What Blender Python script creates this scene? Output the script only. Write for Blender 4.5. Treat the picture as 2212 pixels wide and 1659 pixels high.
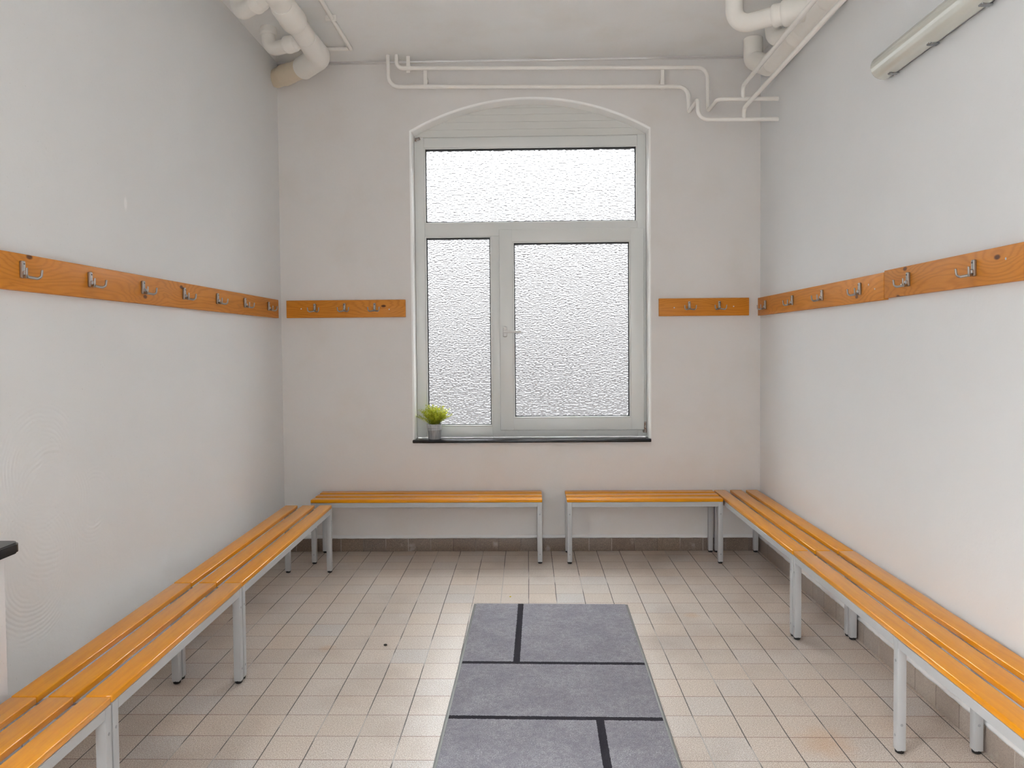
import bpy, bmesh, math, random
from mathutils import Vector, Matrix

sc = bpy.context.scene
for o in list(bpy.data.objects):
    bpy.data.objects.remove(o)
C = sc.collection

# ------------------------------------------------------------------ camera
CAM = Vector((0.00485, -4.98806, 1.38616))
YAW, PITCH, ROLL = 0.0213, -0.0308, -0.0082
fwd = Vector((-math.sin(YAW) * math.cos(PITCH), math.cos(YAW) * math.cos(PITCH), math.sin(PITCH)))
rgt = Vector((math.cos(YAW), math.sin(YAW), 0.0))
upv = rgt.cross(fwd)
r2 = rgt * math.cos(ROLL) + upv * math.sin(ROLL)
u2 = upv * math.cos(ROLL) - rgt * math.sin(ROLL)
cd = bpy.data.cameras.new('camera')
cam = bpy.data.objects.new('camera', cd)
C.objects.link(cam)
mw = Matrix((r2, u2, -fwd)).transposed().to_4x4()
mw.translation = CAM
cam.matrix_world = mw
cd.sensor_width = 36.0
cd.lens = 1611.68 / 2212 * 36.0
cd.shift_y = -34.617 / 2212
cd.clip_start = 0.02
sc.camera = cam

# ------------------------------------------------------------------ world and exposure
SKY = 16.0
w = bpy.data.worlds.new('overcast_sky')
sc.world = w
w.use_nodes = True
bgn = w.node_tree.nodes['Background']
bgn.inputs['Strength'].default_value = SKY
# overcast sky: dimmer at the horizon, about four times brighter overhead
_nt = w.node_tree
_tc = _nt.nodes.new('ShaderNodeTexCoord')
_sx = _nt.nodes.new('ShaderNodeSeparateXYZ')
_nt.links.new(_tc.outputs['Generated'], _sx.inputs[0])
_rp = _nt.nodes.new('ShaderNodeValToRGB')
_nt.links.new(_sx.outputs['Z'], _rp.inputs[0])
_e = _rp.color_ramp.elements
_e[0].position, _e[0].color = 0.0, (0.095, 0.099, 0.102, 1)
_e[1].position, _e[1].color = 0.8, (0.96, 0.98, 1.0, 1)
for _p, _v in ((0.22, 0.125), (0.45, 0.50)):
    _x = _e.new(_p)
    _x.color = (_v * 0.965, _v * 0.985, _v, 1)
_nt.links.new(_rp.outputs[0], bgn.inputs['Color'])
sc.view_settings.view_transform = 'Standard'
sc.view_settings.look = 'None'
sc.view_settings.exposure = 1.6
sc.view_settings.gamma = 1.0
sc.view_settings.use_curve_mapping = False
cy = sc.cycles
cy.use_denoising = True
cy.max_bounces = 14
cy.diffuse_bounces = 8
cy.glossy_bounces = 6
cy.transmission_bounces = 10
cy.caustics_refractive = True
cy.caustics_reflective = True
cy.blur_glossy = 0.6
cy.sample_clamp_indirect = 12.0

def area_lamp(name, loc, rot, sx, sy, power, col=(1, 1, 1)):
    ld = bpy.data.lights.new(name, 'AREA')
    ld.shape = 'RECTANGLE'
    ld.size, ld.size_y, ld.energy, ld.color = sx, sy, power, col
    lo = bpy.data.objects.new(name, ld)
    lo.location = loc
    lo.rotation_euler = rot
    C.objects.link(lo)
    return lo

# ------------------------------------------------------------------ room numbers (metres)
XL, XR = -1.6494, 1.5473
ZC = 3.275
YR = -6.9                    # rear wall, behind the camera
TILE, ROW0 = 0.152, -1.0204

# ------------------------------------------------------------------ materials
def lin(r, g, b):
    f = lambda c: c / 12.92 if c <= 0.04045 else ((c + 0.055) / 1.055) ** 2.4
    return (f(r / 255), f(g / 255), f(b / 255), 1)

class Mat:
    def __init__(s, name, base=(0.8, 0.8, 0.8, 1), rough=0.5, **kw):
        s.m = bpy.data.materials.new(name)
        s.m.use_nodes = True
        s.nt = s.m.node_tree
        s.b = s.nt.nodes['Principled BSDF']
        s.out = s.nt.nodes['Material Output']
        s.b.inputs['Base Color'].default_value = base
        s.b.inputs['Roughness'].default_value = rough
        for k, v in kw.items():
            s.b.inputs[k.replace('_', ' ')].default_value = v
    def n(s, t, **kw):
        nd = s.nt.nodes.new(t)
        for k, v in kw.items():
            setattr(nd, k, v)
        return nd
    def l(s, a, b):
        s.nt.links.new(a, b)
    def val(s, inp, v):
        if isinstance(v, (int, float)):
            inp.default_value = v
        elif isinstance(v, (tuple, list)):
            inp.default_value = v
        else:
            s.l(v, inp)
    def math(s, op, a, b=None, c=None, clamp=False):
        nd = s.n('ShaderNodeMath', operation=op)
        nd.use_clamp = clamp
        s.val(nd.inputs[0], a)
        if b is not None: s.val(nd.inputs[1], b)
        if c is not None: s.val(nd.inputs[2], c)
        return nd.outputs[0]
    def vmath(s, op, a, b=None):
        nd = s.n('ShaderNodeVectorMath', operation=op)
        s.val(nd.inputs[0], a)
        if b is not None: s.val(nd.inputs[1], b)
        return nd.outputs[0]
    def mix(s, f, a, b, blend='MIX'):
        nd = s.n('ShaderNodeMix', data_type='RGBA', blend_type=blend)
        s.val(nd.inputs[0], f); s.val(nd.inputs[6], a); s.val(nd.inputs[7], b)
        return nd.outputs[2]
    def ramp(s, f, stops, interp='LINEAR'):
        nd = s.n('ShaderNodeValToRGB')
        cr = nd.color_ramp
        cr.interpolation = interp
        while len(cr.elements) < len(stops):
            cr.elements.new(0.5)
        for e, (p, c) in zip(cr.elements, stops):
            e.position = p
            e.color = c if isinstance(c, (tuple, list)) else (c, c, c, 1)
        s.l(f, nd.inputs[0])
        return nd.outputs[0]
    def coord(s, kind='Object', scale=None, loc=None, rnd=None):
        o = s.n('ShaderNodeTexCoord').outputs[kind]
        if rnd:
            oi = s.n('ShaderNodeObjectInfo').outputs['Random']
            cb = s.n('ShaderNodeCombineXYZ')
            for i in range(3):
                s.l(s.math('MULTIPLY', oi, rnd[i]), cb.inputs[i])
            o = s.vmath('ADD', o, cb.outputs[0])
        if scale or loc:
            mp = s.n('ShaderNodeMapping')
            s.l(o, mp.inputs[0])
            if loc: mp.inputs['Location'].default_value = loc
            if scale: mp.inputs['Scale'].default_value = scale
            o = mp.outputs[0]
        return o
    def noise(s, v, scale=5, detail=4, rough=0.55, dist=0.0):
        nd = s.n('ShaderNodeTexNoise')
        s.l(v, nd.inputs['Vector'])
        nd.inputs['Scale'].default_value = scale
        nd.inputs['Detail'].default_value = detail
        nd.inputs['Roughness'].default_value = rough
        nd.inputs['Distortion'].default_value = dist
        return nd.outputs[0]
    def xyz(s, v):
        nd = s.n('ShaderNodeSeparateXYZ')
        s.l(v, nd.inputs[0])
        return nd.outputs
    def bump(s, h, strength=0.3, dist=0.01):
        nd = s.n('ShaderNodeBump')
        nd.inputs['Strength'].default_value = strength
        nd.inputs['Distance'].default_value = dist
        s.l(h, nd.inputs['Height'])
        s.l(nd.outputs[0], s.b.inputs['Normal'])
        return nd.outputs[0]
    def col(s, c):
        s.val(s.b.inputs['Base Color'], c)

def wall_mat(name, base, swirl=False, stain=0.0):
    M = Mat(name, base, 0.75)
    M.b.inputs['Specular IOR Level'].default_value = 0.25
    v = M.coord('Object')
    big = M.noise(v, 1.6, 3)
    c = M.mix(M.ramp(big, [(0.3, 0.0), (0.75, 1.0)]), base, tuple(x * 0.965 for x in base[:3]) + (1,))
    h = M.noise(v, 45, 5, 0.6)
    h = M.math('ADD', h, M.math('MULTIPLY', M.noise(v, 6, 3), 1.2))
    if swirl:
        X, Y, Z = M.xyz(v)
        nz = M.noise(v, 9, 3)
        for (cy_, cz_, r_, fr) in ((-2.55, 0.66, 0.27, 420), (-2.45, 0.83, 0.25, 360), (-2.5, 0.98, 0.24, 400), (-2.2, 0.80, 0.16, 380)):
            dy = M.math('SUBTRACT', Y, cy_); dz = M.math('SUBTRACT', Z, cz_)
            d = M.math('SQRT', M.math('ADD', M.math('MULTIPLY', dy, dy), M.math('MULTIPLY', dz, dz)))
            wv = M.math('SINE', M.math('ADD', M.math('MULTIPLY', d, fr), M.math('MULTIPLY', nz, 9)))
            # only arcs between two radii, broken up by noise
            msk = M.ramp(M.math('DIVIDE', d, r_), [(0.35, 0.0), (0.6, 1.0), (0.85, 1.0), (1.0, 0.0)])
            msk = M.math('MULTIPLY', msk, M.ramp(M.noise(v, 7, 2), [(0.40, 0.0), (0.6, 1.0)]))
            h = M.math('ADD', h, M.math('MULTIPLY', M.math('MULTIPLY', wv, msk), 0.9))
        # small white plaster repair and some specks
        dy = M.math('SUBTRACT', Y, -1.925); dz = M.math('MULTIPLY', M.math('SUBTRACT', Z, 1.983), 0.45)
        d = M.math('SQRT', M.math('ADD', M.math('MULTIPLY', dy, dy), M.math('MULTIPLY', dz, dz)))
        c = M.mix(M.ramp(d, [(0.009, 0.8), (0.013, 0.0)]), c, (0.85, 0.85, 0.86, 1))
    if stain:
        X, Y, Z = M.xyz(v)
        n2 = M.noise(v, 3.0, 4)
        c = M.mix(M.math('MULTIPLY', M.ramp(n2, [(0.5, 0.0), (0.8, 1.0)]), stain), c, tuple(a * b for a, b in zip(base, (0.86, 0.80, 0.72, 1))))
    sp = M.noise(v, 190, 1)
    c = M.mix(M.ramp(sp, [(0.765, 0.0), (0.80, 0.35)]), c, (0.25, 0.2, 0.16, 1))
    M.col(c)
    M.bump(h, 0.12, 0.006)
    return M.m

WALL = (0.74, 0.75, 0.755, 1)
m_wall = wall_mat('painted_plaster', WALL)
m_wall_l = wall_mat('trowelled_plaster', WALL, swirl=True)
m_wall_b = wall_mat('back_wall_plaster', (0.71, 0.69, 0.675, 1), stain=0.35)
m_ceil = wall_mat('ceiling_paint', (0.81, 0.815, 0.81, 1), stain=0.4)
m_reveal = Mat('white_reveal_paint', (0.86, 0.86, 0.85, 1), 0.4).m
m_pier = wall_mat('pier_paint', (0.76, 0.755, 0.76, 1))

# floor tiles
M = Mat('speckled_floor_tiles', rough=0.34)
v = M.coord('Object')
X, Y, Z = M.xyz(v)
wob = M.math('MULTIPLY', M.math('SUBTRACT', M.noise(v, 2.2, 2), 0.5), 0.006)
gx = M.math('DIVIDE', M.math('ADD', X, wob), TILE)
gy = M.math('DIVIDE', M.math('SUBTRACT', Y, ROW0), TILE)
fx = M.math('ABSOLUTE', M.math('SUBTRACT', M.math('FRACT', M.math('ADD', gx, 0.5)), 0.5))
fy = M.math('ABSOLUTE', M.math('SUBTRACT', M.math('FRACT', M.math('ADD', gy, 0.5)), 0.5))
cbn = M.n('ShaderNodeCombineXYZ')
M.l(M.math('FLOOR', gx), cbn.inputs[0]); M.l(M.math('FLOOR', gy), cbn.inputs[1])
wn = M.n('ShaderNodeTexWhiteNoise', noise_dimensions='2D')
M.l(cbn.outputs[0], wn.inputs['Vector'])
tint = M.ramp(wn.outputs['Value'], [(0.0, lin(198, 188, 178)), (0.3, lin(206, 194, 182)), (0.6, lin(203, 197, 191)), (0.85, lin(210, 196, 182)), (1.0, lin(198, 196, 194))])
spk = M.noise(v, 330, 3, 0.7)
spk2 = M.noise(v, 140, 2, 0.6)
c = M.mix(M.ramp(spk, [(0.36, 0.95), (0.49, 0.0)]), tint, lin(96, 82, 72))
c = M.mix(M.ramp(spk, [(0.53, 0.0), (0.64, 0.8)]), c, lin(236, 230, 222))
c = M.mix(M.ramp(spk2, [(0.4, 0.35), (0.58, 0.0)]), c, lin(166, 148, 132))
dirt = M.noise(v, 1.7, 4)
c = M.mix(M.math('MULTIPLY', M.ramp(dirt, [(0.5, 0.0), (0.75, 1.0)]), 0.4), c, lin(140, 118, 98), 'MULTIPLY')
# a rusty stain near the benches on the window's right, one below the other bench row
for (sx_, sy_, sr_) in ((1.02, -2.42, 0.13), (-0.93, -1.62, 0.05), (0.83, -1.20, 0.05)):
    dx = M.math('SUBTRACT', X, sx_); dy = M.math('SUBTRACT', Y, sy_)
    d = M.math('SQRT', M.math('ADD', M.math('MULTIPLY', dx, dx), M.math('MULTIPLY', dy, dy)))
    d = M.math('ADD', d, M.math('MULTIPLY', M.math('SUBTRACT', M.noise(v, 18, 3), 0.5), sr_ * 1.2))
    c = M.mix(M.ramp(M.math('DIVIDE', d, sr_), [(0.2, 0.32), (1.0, 0.0)]), c, lin(186, 136, 72))
gw = M.math('ADD', 0.010, M.math('MULTIPLY', M.noise(v, 30, 2), 0.006))
gmx = M.math('LESS_THAN', fx, gw)
gmy = M.math('LESS_THAN', fy, M.math('MULTIPLY', gw, 0.85))
gn = M.noise(v, 2.5, 2)
gcol_x = M.ramp(gn, [(0.40, lin(170, 168, 165)), (0.47, lin(72, 70, 70)), (1.0, lin(58, 56, 56))])
gcol_y = M.ramp(gn, [(0.3, lin(128, 112, 104)), (0.6, lin(120, 88, 72))])
c = M.mix(M.math('MULTIPLY', gmy, 0.8), c, gcol_y)
c = M.mix(M.math('MULTIPLY', gmx, 0.9), c, gcol_x)
M.col(c)
gm = M.math('MAXIMUM', gmx, gmy)
hh = M.math('SUBTRACT', M.math('MULTIPLY', spk2, 0.12), gm)
M.bump(hh, 0.35, 0.002)
M.val(M.b.inputs['Roughness'], M.math('ADD', M.ramp(M.noise(v, 5, 3), [(0.3, 0.30), (0.7, 0.40)]), M.math('MULTIPLY', gm, 0.4)))
m_floor = M.m

# baseboard tiles
def base_tile(name, axis, dk=1.0, grey=0.0):
    M = Mat(name, rough=0.45)
    v = M.coord('Object')
    P = M.xyz(v)
    g = M.math('DIVIDE', M.math('ADD', P[axis], 0.05), TILE)
    f = M.math('ABSOLUTE', M.math('SUBTRACT', M.math('FRACT', M.math('ADD', g, 0.5)), 0.5))
    wn = M.n('ShaderNodeTexWhiteNoise', noise_dimensions='1D')
    M.l(M.math('FLOOR', g), wn.inputs['W'])
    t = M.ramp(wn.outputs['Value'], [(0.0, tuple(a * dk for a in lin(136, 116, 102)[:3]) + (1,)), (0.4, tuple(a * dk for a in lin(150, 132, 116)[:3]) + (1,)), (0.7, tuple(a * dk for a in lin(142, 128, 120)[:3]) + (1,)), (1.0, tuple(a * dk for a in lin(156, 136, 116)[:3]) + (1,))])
    spk = M.noise(v, 300, 3, 0.7)
    c = M.mix(M.ramp(spk, [(0.38, 0.7), (0.52, 0.0)]), t, lin(86, 72, 64))
    c = M.mix(M.ramp(spk, [(0.55, 0.0), (0.7, 0.4)]), c, lin(186, 174, 160))
    mm = M.noise(v, 12, 3)
    c = M.mix(M.ramp(mm, [(0.62, 0.0), (0.72, 0.4)]), c, lin(190, 186, 180))
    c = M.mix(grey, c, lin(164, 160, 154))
    g_ = M.math('LESS_THAN', f, 0.012)
    c = M.mix(M.math('MULTIPLY', g_, 0.7), c, M.ramp(M.noise(v, 3, 1), [(0.45, lin(70, 58, 50)), (0.55, lin(190, 184, 176))]))
    M.col(c)
    M.bump(M.math('SUBTRACT', 1.0, g_), 0.3, 0.002)
    return M.m
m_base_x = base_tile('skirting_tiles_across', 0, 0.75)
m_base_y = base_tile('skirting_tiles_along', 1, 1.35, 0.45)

# varnished bench slats (grain along local x)
M = Mat('orange_varnished_beech', rough=0.4)
M.b.inputs['Specular IOR Level'].default_value = 0.15
M.b.inputs['Coat Weight'].default_value = 0.55
M.b.inputs['Coat Roughness'].default_value = 0.045
M.b.inputs['Coat IOR'].default_value = 1.55
v = M.coord('Object', rnd=(31.0, 17.0, 5.0))
mp = M.n('ShaderNodeMapping'); M.l(v, mp.inputs[0]); mp.inputs['Scale'].default_value = (2.2, 26, 26)
g1 = M.noise(mp.outputs[0], 2.2, 5, 0.6, 0.4)
mp2 = M.n('ShaderNodeMapping'); M.l(v, mp2.inputs[0]); mp2.inputs['Scale'].default_value = (18, 260, 260)
g2 = M.noise(mp2.outputs[0], 1.0, 2)
g3 = M.noise(v, 2.0, 2)
c = M.ramp(g1, [(0.28, lin(208, 132, 3)), (0.5, lin(221, 146, 4)), (0.75, lin(228, 156, 8))])
c = M.mix(M.ramp(g2, [(0.45, 0.0), (0.7, 0.16)]), c, lin(190, 112, 8))
c = M.mix(M.ramp(g3, [(0.35, 0.0), (0.7, 0.35)]), c, lin(220, 138, 8))
M.col(c)
m_slat = M.m

# pine boards of the coat racks (grain along local x)
M = Mat('varnished_knotty_pine', rough=0.5)
M.b.inputs['Specular IOR Level'].default_value = 0.25
M.b.inputs['Coat Weight'].default_value = 0.1
M.b.inputs['Coat Roughness'].default_value = 0.25
v = M.coord('Object', rnd=(13.0, 3.0, 7.0))
P = M.xyz(v)
vor = M.n('ShaderNodeTexVoronoi', voronoi_dimensions='2D', feature='F1')
cb = M.n('ShaderNodeCombineXYZ')
M.l(M.math('MULTIPLY', P[0], 1.0), cb.inputs[0]); M.l(M.math('MULTIPLY', P[2], 1.9), cb.inputs[1])
M.l(cb.outputs[0], vor.inputs['Vector']); vor.inputs['Scale'].default_value = 2.0
kd = vor.outputs['Distance']
infl = M.math('POWER', 2.718, M.math('MULTIPLY', M.math('MULTIPLY', kd, kd), -14.0))
mp = M.n('ShaderNodeMapping'); M.l(v, mp.inputs[0]); mp.inputs['Scale'].default_value = (1.0, 1, 9)
nn = M.noise(mp.outputs[0], 1.6, 3, 0.5, 0.3)
ph = M.math('ADD', M.math('ADD', M.math('MULTIPLY', P[2], 260.0), M.math('MULTIPLY', nn, 34.0)), M.math('MULTIPLY', infl, 26.0))
ring = M.math('ADD', M.math('MULTIPLY', M.math('SINE', ph), 0.5), 0.5)
ring = M.math('POWER', ring, 2.5)
c = M.mix(M.math('MULTIPLY', ring, 0.42), lin(208, 136, 50), lin(160, 88, 18))
mp2 = M.n('ShaderNodeMapping'); M.l(v, mp2.inputs[0]); mp2.inputs['Scale'].default_value = (10, 150, 150)
c = M.mix(M.ramp(M.noise(mp2.outputs[0], 1.5, 3), [(0.4, 0.0), (0.75, 0.4)]), c, lin(186, 112, 20))
c = M.mix(M.ramp(M.noise(v, 1.3, 2), [(0.35, 0.0), (0.7, 0.45)]), c, lin(198, 122, 22))
wk = M.n('ShaderNodeTexWhiteNoise', noise_dimensions='3D')
M.l(vor.outputs['Color'], wk.inputs['Vector'])
c = M.mix(M.ramp(kd, [(0.022, 0.9), (0.04, 0.0)]), c, lin(84, 42, 12))
M.col(c)
M.bump(ring, 0.06, 0.001)
m_pine = M.m

m_metal = Mat('grey_powder_coated_steel', lin(176, 177, 178), 0.38).m
m_rubber = Mat('black_rubber', (0.008, 0.008, 0.008, 1), 0.6).m
m_bolt = Mat('grey_plastic_cap', lin(150, 151, 153), 0.45).m
m_hook = Mat('brushed_zinc', (0.38, 0.36, 0.34, 1), 0.36, Metallic=0.85).m
m_screw = Mat('dark_screw_head', (0.10, 0.09, 0.085, 1), 0.4, Metallic=0.8).m
m_screw_l = Mat('zinc_screw_head', (0.6, 0.58, 0.55, 1), 0.35, Metallic=0.8).m

M = Mat('white_pvc', lin(214, 216, 214), 0.28)
m_pvc = M.m
m_panel = Mat('white_pvc_boards', lin(210, 210, 206), 0.42).m
m_gasket = Mat('black_gasket', (0.006, 0.006, 0.007, 1), 0.5).m
m_handle = Mat('white_handle', lin(214, 214, 212), 0.3).m
M = Mat('rusty_hinge', lin(150, 130, 112), 0.5, Metallic=0.3)
v = M.coord('Object')
M.col(M.mix(M.ramp(M.noise(v, 160, 3), [(0.45, 0.0), (0.6, 1.0)]), lin(176, 170, 164), lin(120, 70, 40)))
m_hinge = M.m
m_slate = Mat('black_polished_slate', (0.010, 0.010, 0.013, 1), 0.22).m

# pipes: thick cream paint with some rust
def pipe_mat(name, base, rust=0.6, dirty=0.0):
    M = Mat(name, base, 0.42)
    v = M.coord('Object')
    n1 = M.noise(v, 7, 4)
    c = M.mix(M.math('MULTIPLY', M.ramp(n1, [(0.45, 0.0), (0.8, 1.0)]), 0.25), base, tuple(a * b for a, b in zip(base, (0.9, 0.85, 0.76, 1))))
    if dirty:
        c = M.mix(dirty, c, lin(204, 180, 146))
    n2 = M.noise(v, 26, 5, 0.7)
    c = M.mix(M.ramp(n2, [(0.735, 0.0), (0.76, rust)]), c, lin(120, 66, 28))
    M.col(c)
    M.bump(M.noise(v, 30, 3), 0.12, 0.004)
    return M.m
m_pipe = pipe_mat('painted_cast_iron', lin(236, 233, 227))
m_pipe_d = pipe_mat('yellowed_cast_iron', lin(226, 216, 198), 0.95, 0.35)
m_tubep = pipe_mat('painted_steel_tube', lin(234, 231, 226), 0.2)

# mat carpet
M = Mat('grey_loop_carpet', rough=0.95)
M.b.inputs['Specular IOR Level'].default_value = 0.1
v = M.coord('Object')
P = M.xyz(v)
n1 = M.noise(v, 230, 4, 0.8)
n2 = M.noise(v, 60, 3, 0.6)
n3 = M.noise(v, 7, 4, 0.6)
c = M.ramp(n1, [(0.3, lin(98, 97, 105)), (0.5, lin(156, 155, 162)), (0.72, lin(212, 211, 216))])
c = M.mix(M.ramp(n2, [(0.35, 0.5), (0.6, 0.0)]), c, lin(122, 120, 130))
c = M.mix(M.ramp(n3, [(0.38, 0.35), (0.6, 0.0)]), c, lin(122, 119, 132))
jit = M.math('MULTIPLY', M.math('SUBTRACT', M.noise(v, 170, 2), 0.5), 0.009)
def strip(axis, pos, half, lo=None, hi=None):
    d = M.math('ABSOLUTE', M.math('ADD', M.math('SUBTRACT', P[axis], pos), jit))
    m = M.math('LESS_THAN', d, half)
    if lo is not None:
        o = P[1 - axis]
        m = M.math('MULTIPLY', m, M.math('MULTIPLY', M.math('GREATER_THAN', o, lo), M.math('LESS_THAN', o, hi)))
    return m
# local frame: x across (0 = left edge), y away from the camera (0 = far edge, negative nearer)
s1 = strip(1, -0.745, 0.0125)
s2 = strip(1, -1.222, 0.0125)
s3 = strip(0, 0.250, 0.0145, -0.745, 1)
s4 = strip(0, 0.572, 0.0145, -2.0, -1.222)
s5 = strip(1, -1.70, 0.0125)
mk = M.math('MAXIMUM', M.math('MAXIMUM', M.math('MAXIMUM', s1, s2), M.math('MAXIMUM', s3, s4)), s5)
c = M.mix(M.math('MULTIPLY', mk, 0.93), c, lin(34, 32, 40))
M.col(c)
M.bump(n1, 0.8, 0.004)
m_carpet = M.m
m_border = Mat('grey_rubber_border', lin(104, 106, 104), 0.5).m

# window panes: a flat outer face and a room face pressed into little square lenses
def pane_material():
    M = Mat('pressed_glass')
    nt = M.nt
    nt.nodes.remove(M.b)
    g = M.n('ShaderNodeBsdfGlass')
    g.inputs['IOR'].default_value = 1.5
    g.inputs['Roughness'].default_value = 0.0
    g.inputs['Color'].default_value = (0.97, 0.98, 0.98, 1)
    v = M.coord('Object')
    P = M.xyz(v)
    cb = M.n('ShaderNodeCombineXYZ')
    wx = M.math('MULTIPLY', M.math('SUBTRACT', M.noise(v, 30, 2), 0.5), 0.25)
    M.l(M.math('ADD', M.math('DIVIDE', P[0], 0.0145), wx), cb.inputs[0])
    M.l(M.math('DIVIDE', P[2], 0.0105), cb.inputs[1])
    vo = M.n('ShaderNodeTexVoronoi', voronoi_dimensions='2D', feature='F1', distance='CHEBYCHEV')
    M.l(cb.outputs[0], vo.inputs['Vector'])
    vo.inputs['Scale'].default_value = 1.0
    vo.inputs['Randomness'].default_value = 0.8
    df = M.vmath('SUBTRACT', cb.outputs[0], vo.outputs['Position'])
    D = M.xyz(df)
    nv = M.n('ShaderNodeCombineXYZ')
    M.l(M.math('MULTIPLY', D[0], 1.15), nv.inputs[0])
    nv.inputs[1].default_value = -1.0
    M.l(M.math('MULTIPLY', D[1], 1.45), nv.inputs[2])
    nrm = M.vmath('NORMALIZE', nv.outputs[0])
    M.l(nrm, g.inputs['Normal'])
    M.l(g.outputs[0], M.out.inputs['Surface'])
    return M.m
m_pane = pane_material()
M = Mat('flat_glass_face')
M.nt.nodes.remove(M.b)
g = M.n('ShaderNodeBsdfGlass'); g.inputs['IOR'].default_value = 1.5; g.inputs['Roughness'].default_value = 0.0
M.l(g.outputs[0], M.out.inputs['Surface'])
m_pane_flat = M.m

# plant
M = Mat('yellow_green_leaves', rough=0.5)
v = M.coord('Object')
M.col(M.ramp(M.noise(v, 40, 2), [(0.3, lin(96, 118, 30)), (0.5, lin(150, 166, 44)), (0.7, lin(190, 196, 76))]))
M.b.inputs['Subsurface Weight'].default_value = 0.0
tr = M.n('ShaderNodeBsdfTranslucent'); tr.inputs['Color'].default_value = lin(206, 206, 60)
ms = M.n('ShaderNodeMixShader'); ms.inputs[0].default_value = 0.45
M.l(M.b.outputs[0], ms.inputs[1]); M.l(tr.outputs[0], ms.inputs[2]); M.l(ms.outputs[0], M.out.inputs['Surface'])
m_leaf = M.m
M = Mat('galvanised_zinc', (0.46, 0.47, 0.48, 1), 0.45, Metallic=0.4)
v = M.coord('Object', scale=(1, 1, 0.15))
M.col(M.ramp(M.noise(v, 90, 3), [(0.3, (0.34, 0.35, 0.36, 1)), (0.7, (0.54, 0.55, 0.56, 1))]))
m_zinc = M.m
m_soil = Mat('dark_soil', (0.03, 0.022, 0.015, 1), 0.95).m

# strip light
M = Mat('clear_ribbed_cover', lin(214, 215, 206), 0.13, Metallic=0.3)
M.b.inputs['IOR'].default_value = 1.45
v = M.coord('Object')
P = M.xyz(v)
M.bump(M.math('SINE', M.math('MULTIPLY', P[2], 500.0)), 0.12, 0.002)
m_cover = M.m
m_lamp_end = Mat('pale_plastic_end', lin(176, 176, 170), 0.22).m
m_lamp_base = Mat('grey_plastic_base', lin(128, 130, 128), 0.35).m
m_clip = Mat('steel_clip', (0.30, 0.31, 0.32, 1), 0.25, Metallic=0.9).m
m_tube = Mat('white_tube_glass', (0.85, 0.85, 0.84, 1), 0.25).m
m_tray = Mat('white_tray', (0.78, 0.78, 0.76, 1), 0.4).m

# outside
M = Mat('dark_red_brick', rough=0.85)
br = M.n('ShaderNodeTexBrick')
M.l(M.coord('Object', scale=(1, 1, 1)), br.inputs['Vector'])
mpb = M.n('ShaderNodeMapping'); M.l(M.coord('Object'), mpb.inputs[0]); mpb.inputs['Rotation'].default_value = (math.pi / 2, 0, 0)
M.l(mpb.outputs[0], br.inputs['Vector'])
br.inputs['Color1'].default_value = (0.0062, 0.0020, 0.0015, 1)
br.inputs['Color2'].default_value = (0.0036, 0.0020, 0.0018, 1)
br.inputs['Mortar'].default_value = (0.007, 0.006, 0.0055, 1)
br.inputs['Scale'].default_value = 4.0
M.col(br.outputs['Color'])
m_brick = M.m
m_ground = Mat('grey_paving', (0.0075, 0.0072, 0.0072, 1), 0.8).m
m_added_grey = Mat('added_outside_grey', (0.20, 0.204, 0.21, 1), 0.85).m
m_crumb = Mat('dark_crumb', (0.03, 0.025, 0.02, 1), 0.9).m
m_yellow = Mat('yellow_scrap', lin(214, 196, 40), 0.7).m

# ------------------------------------------------------------------ mesh helpers
def BM():
    return bmesh.new()

def box(bm, x0, x1, y0, y1, z0, z1, bev=0.0, seg=2, mat=0):
    r = bmesh.ops.create_cube(bm, size=1.0)
    vs = r['verts']
    for v in vs:
        v.co = Vector(((x0 + x1) / 2 + v.co.x * (x1 - x0), (y0 + y1) / 2 + v.co.y * (y1 - y0), (z0 + z1) / 2 + v.co.z * (z1 - z0)))
    fs = {f for v in vs for f in v.link_faces}
    if bev > 0:
        es = list({e for v in vs for e in v.link_edges})
        rr = bmesh.ops.bevel(bm, geom=es, offset=bev, segments=seg, affect='EDGES', profile=0.5)
        fs |= set(rr['faces'])
    for f in fs:
        if f.is_valid:
            f.material_index = mat
    return bm

def fillet(pts, rad, n=8):
    pts = [Vector(p) for p in pts]
    if not isinstance(rad, (list, tuple)):
        rad = [rad] * len(pts)
    out = [pts[0]]
    for i in range(1, len(pts) - 1):
        p0, p, p1 = pts[i - 1], pts[i], pts[i + 1]
        a, b = (p0 - p), (p1 - p)
        la, lb = a.length, b.length
        a.normalize(); b.normalize()
        ang = a.angle(b)
        if ang > math.pi - 0.01 or rad[i] <= 0:
            out.append(p); continue
        d = min(rad[i] / math.tan(ang / 2), la * 0.49, lb * 0.49)
        r = d * math.tan(ang / 2)
        bis = (a + b).normalized()
        cen = p + bis * (r / math.sin(ang / 2))
        s = p + a * d - cen
        e = p + b * d - cen
        tot = s.angle(e)
        ax = s.cross(e).normalized()
        for k in range(n + 1):
            out.append(cen + Matrix.Rotation(tot * k / n, 3, ax) @ s)
    out.append(pts[-1])
    return out

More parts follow.
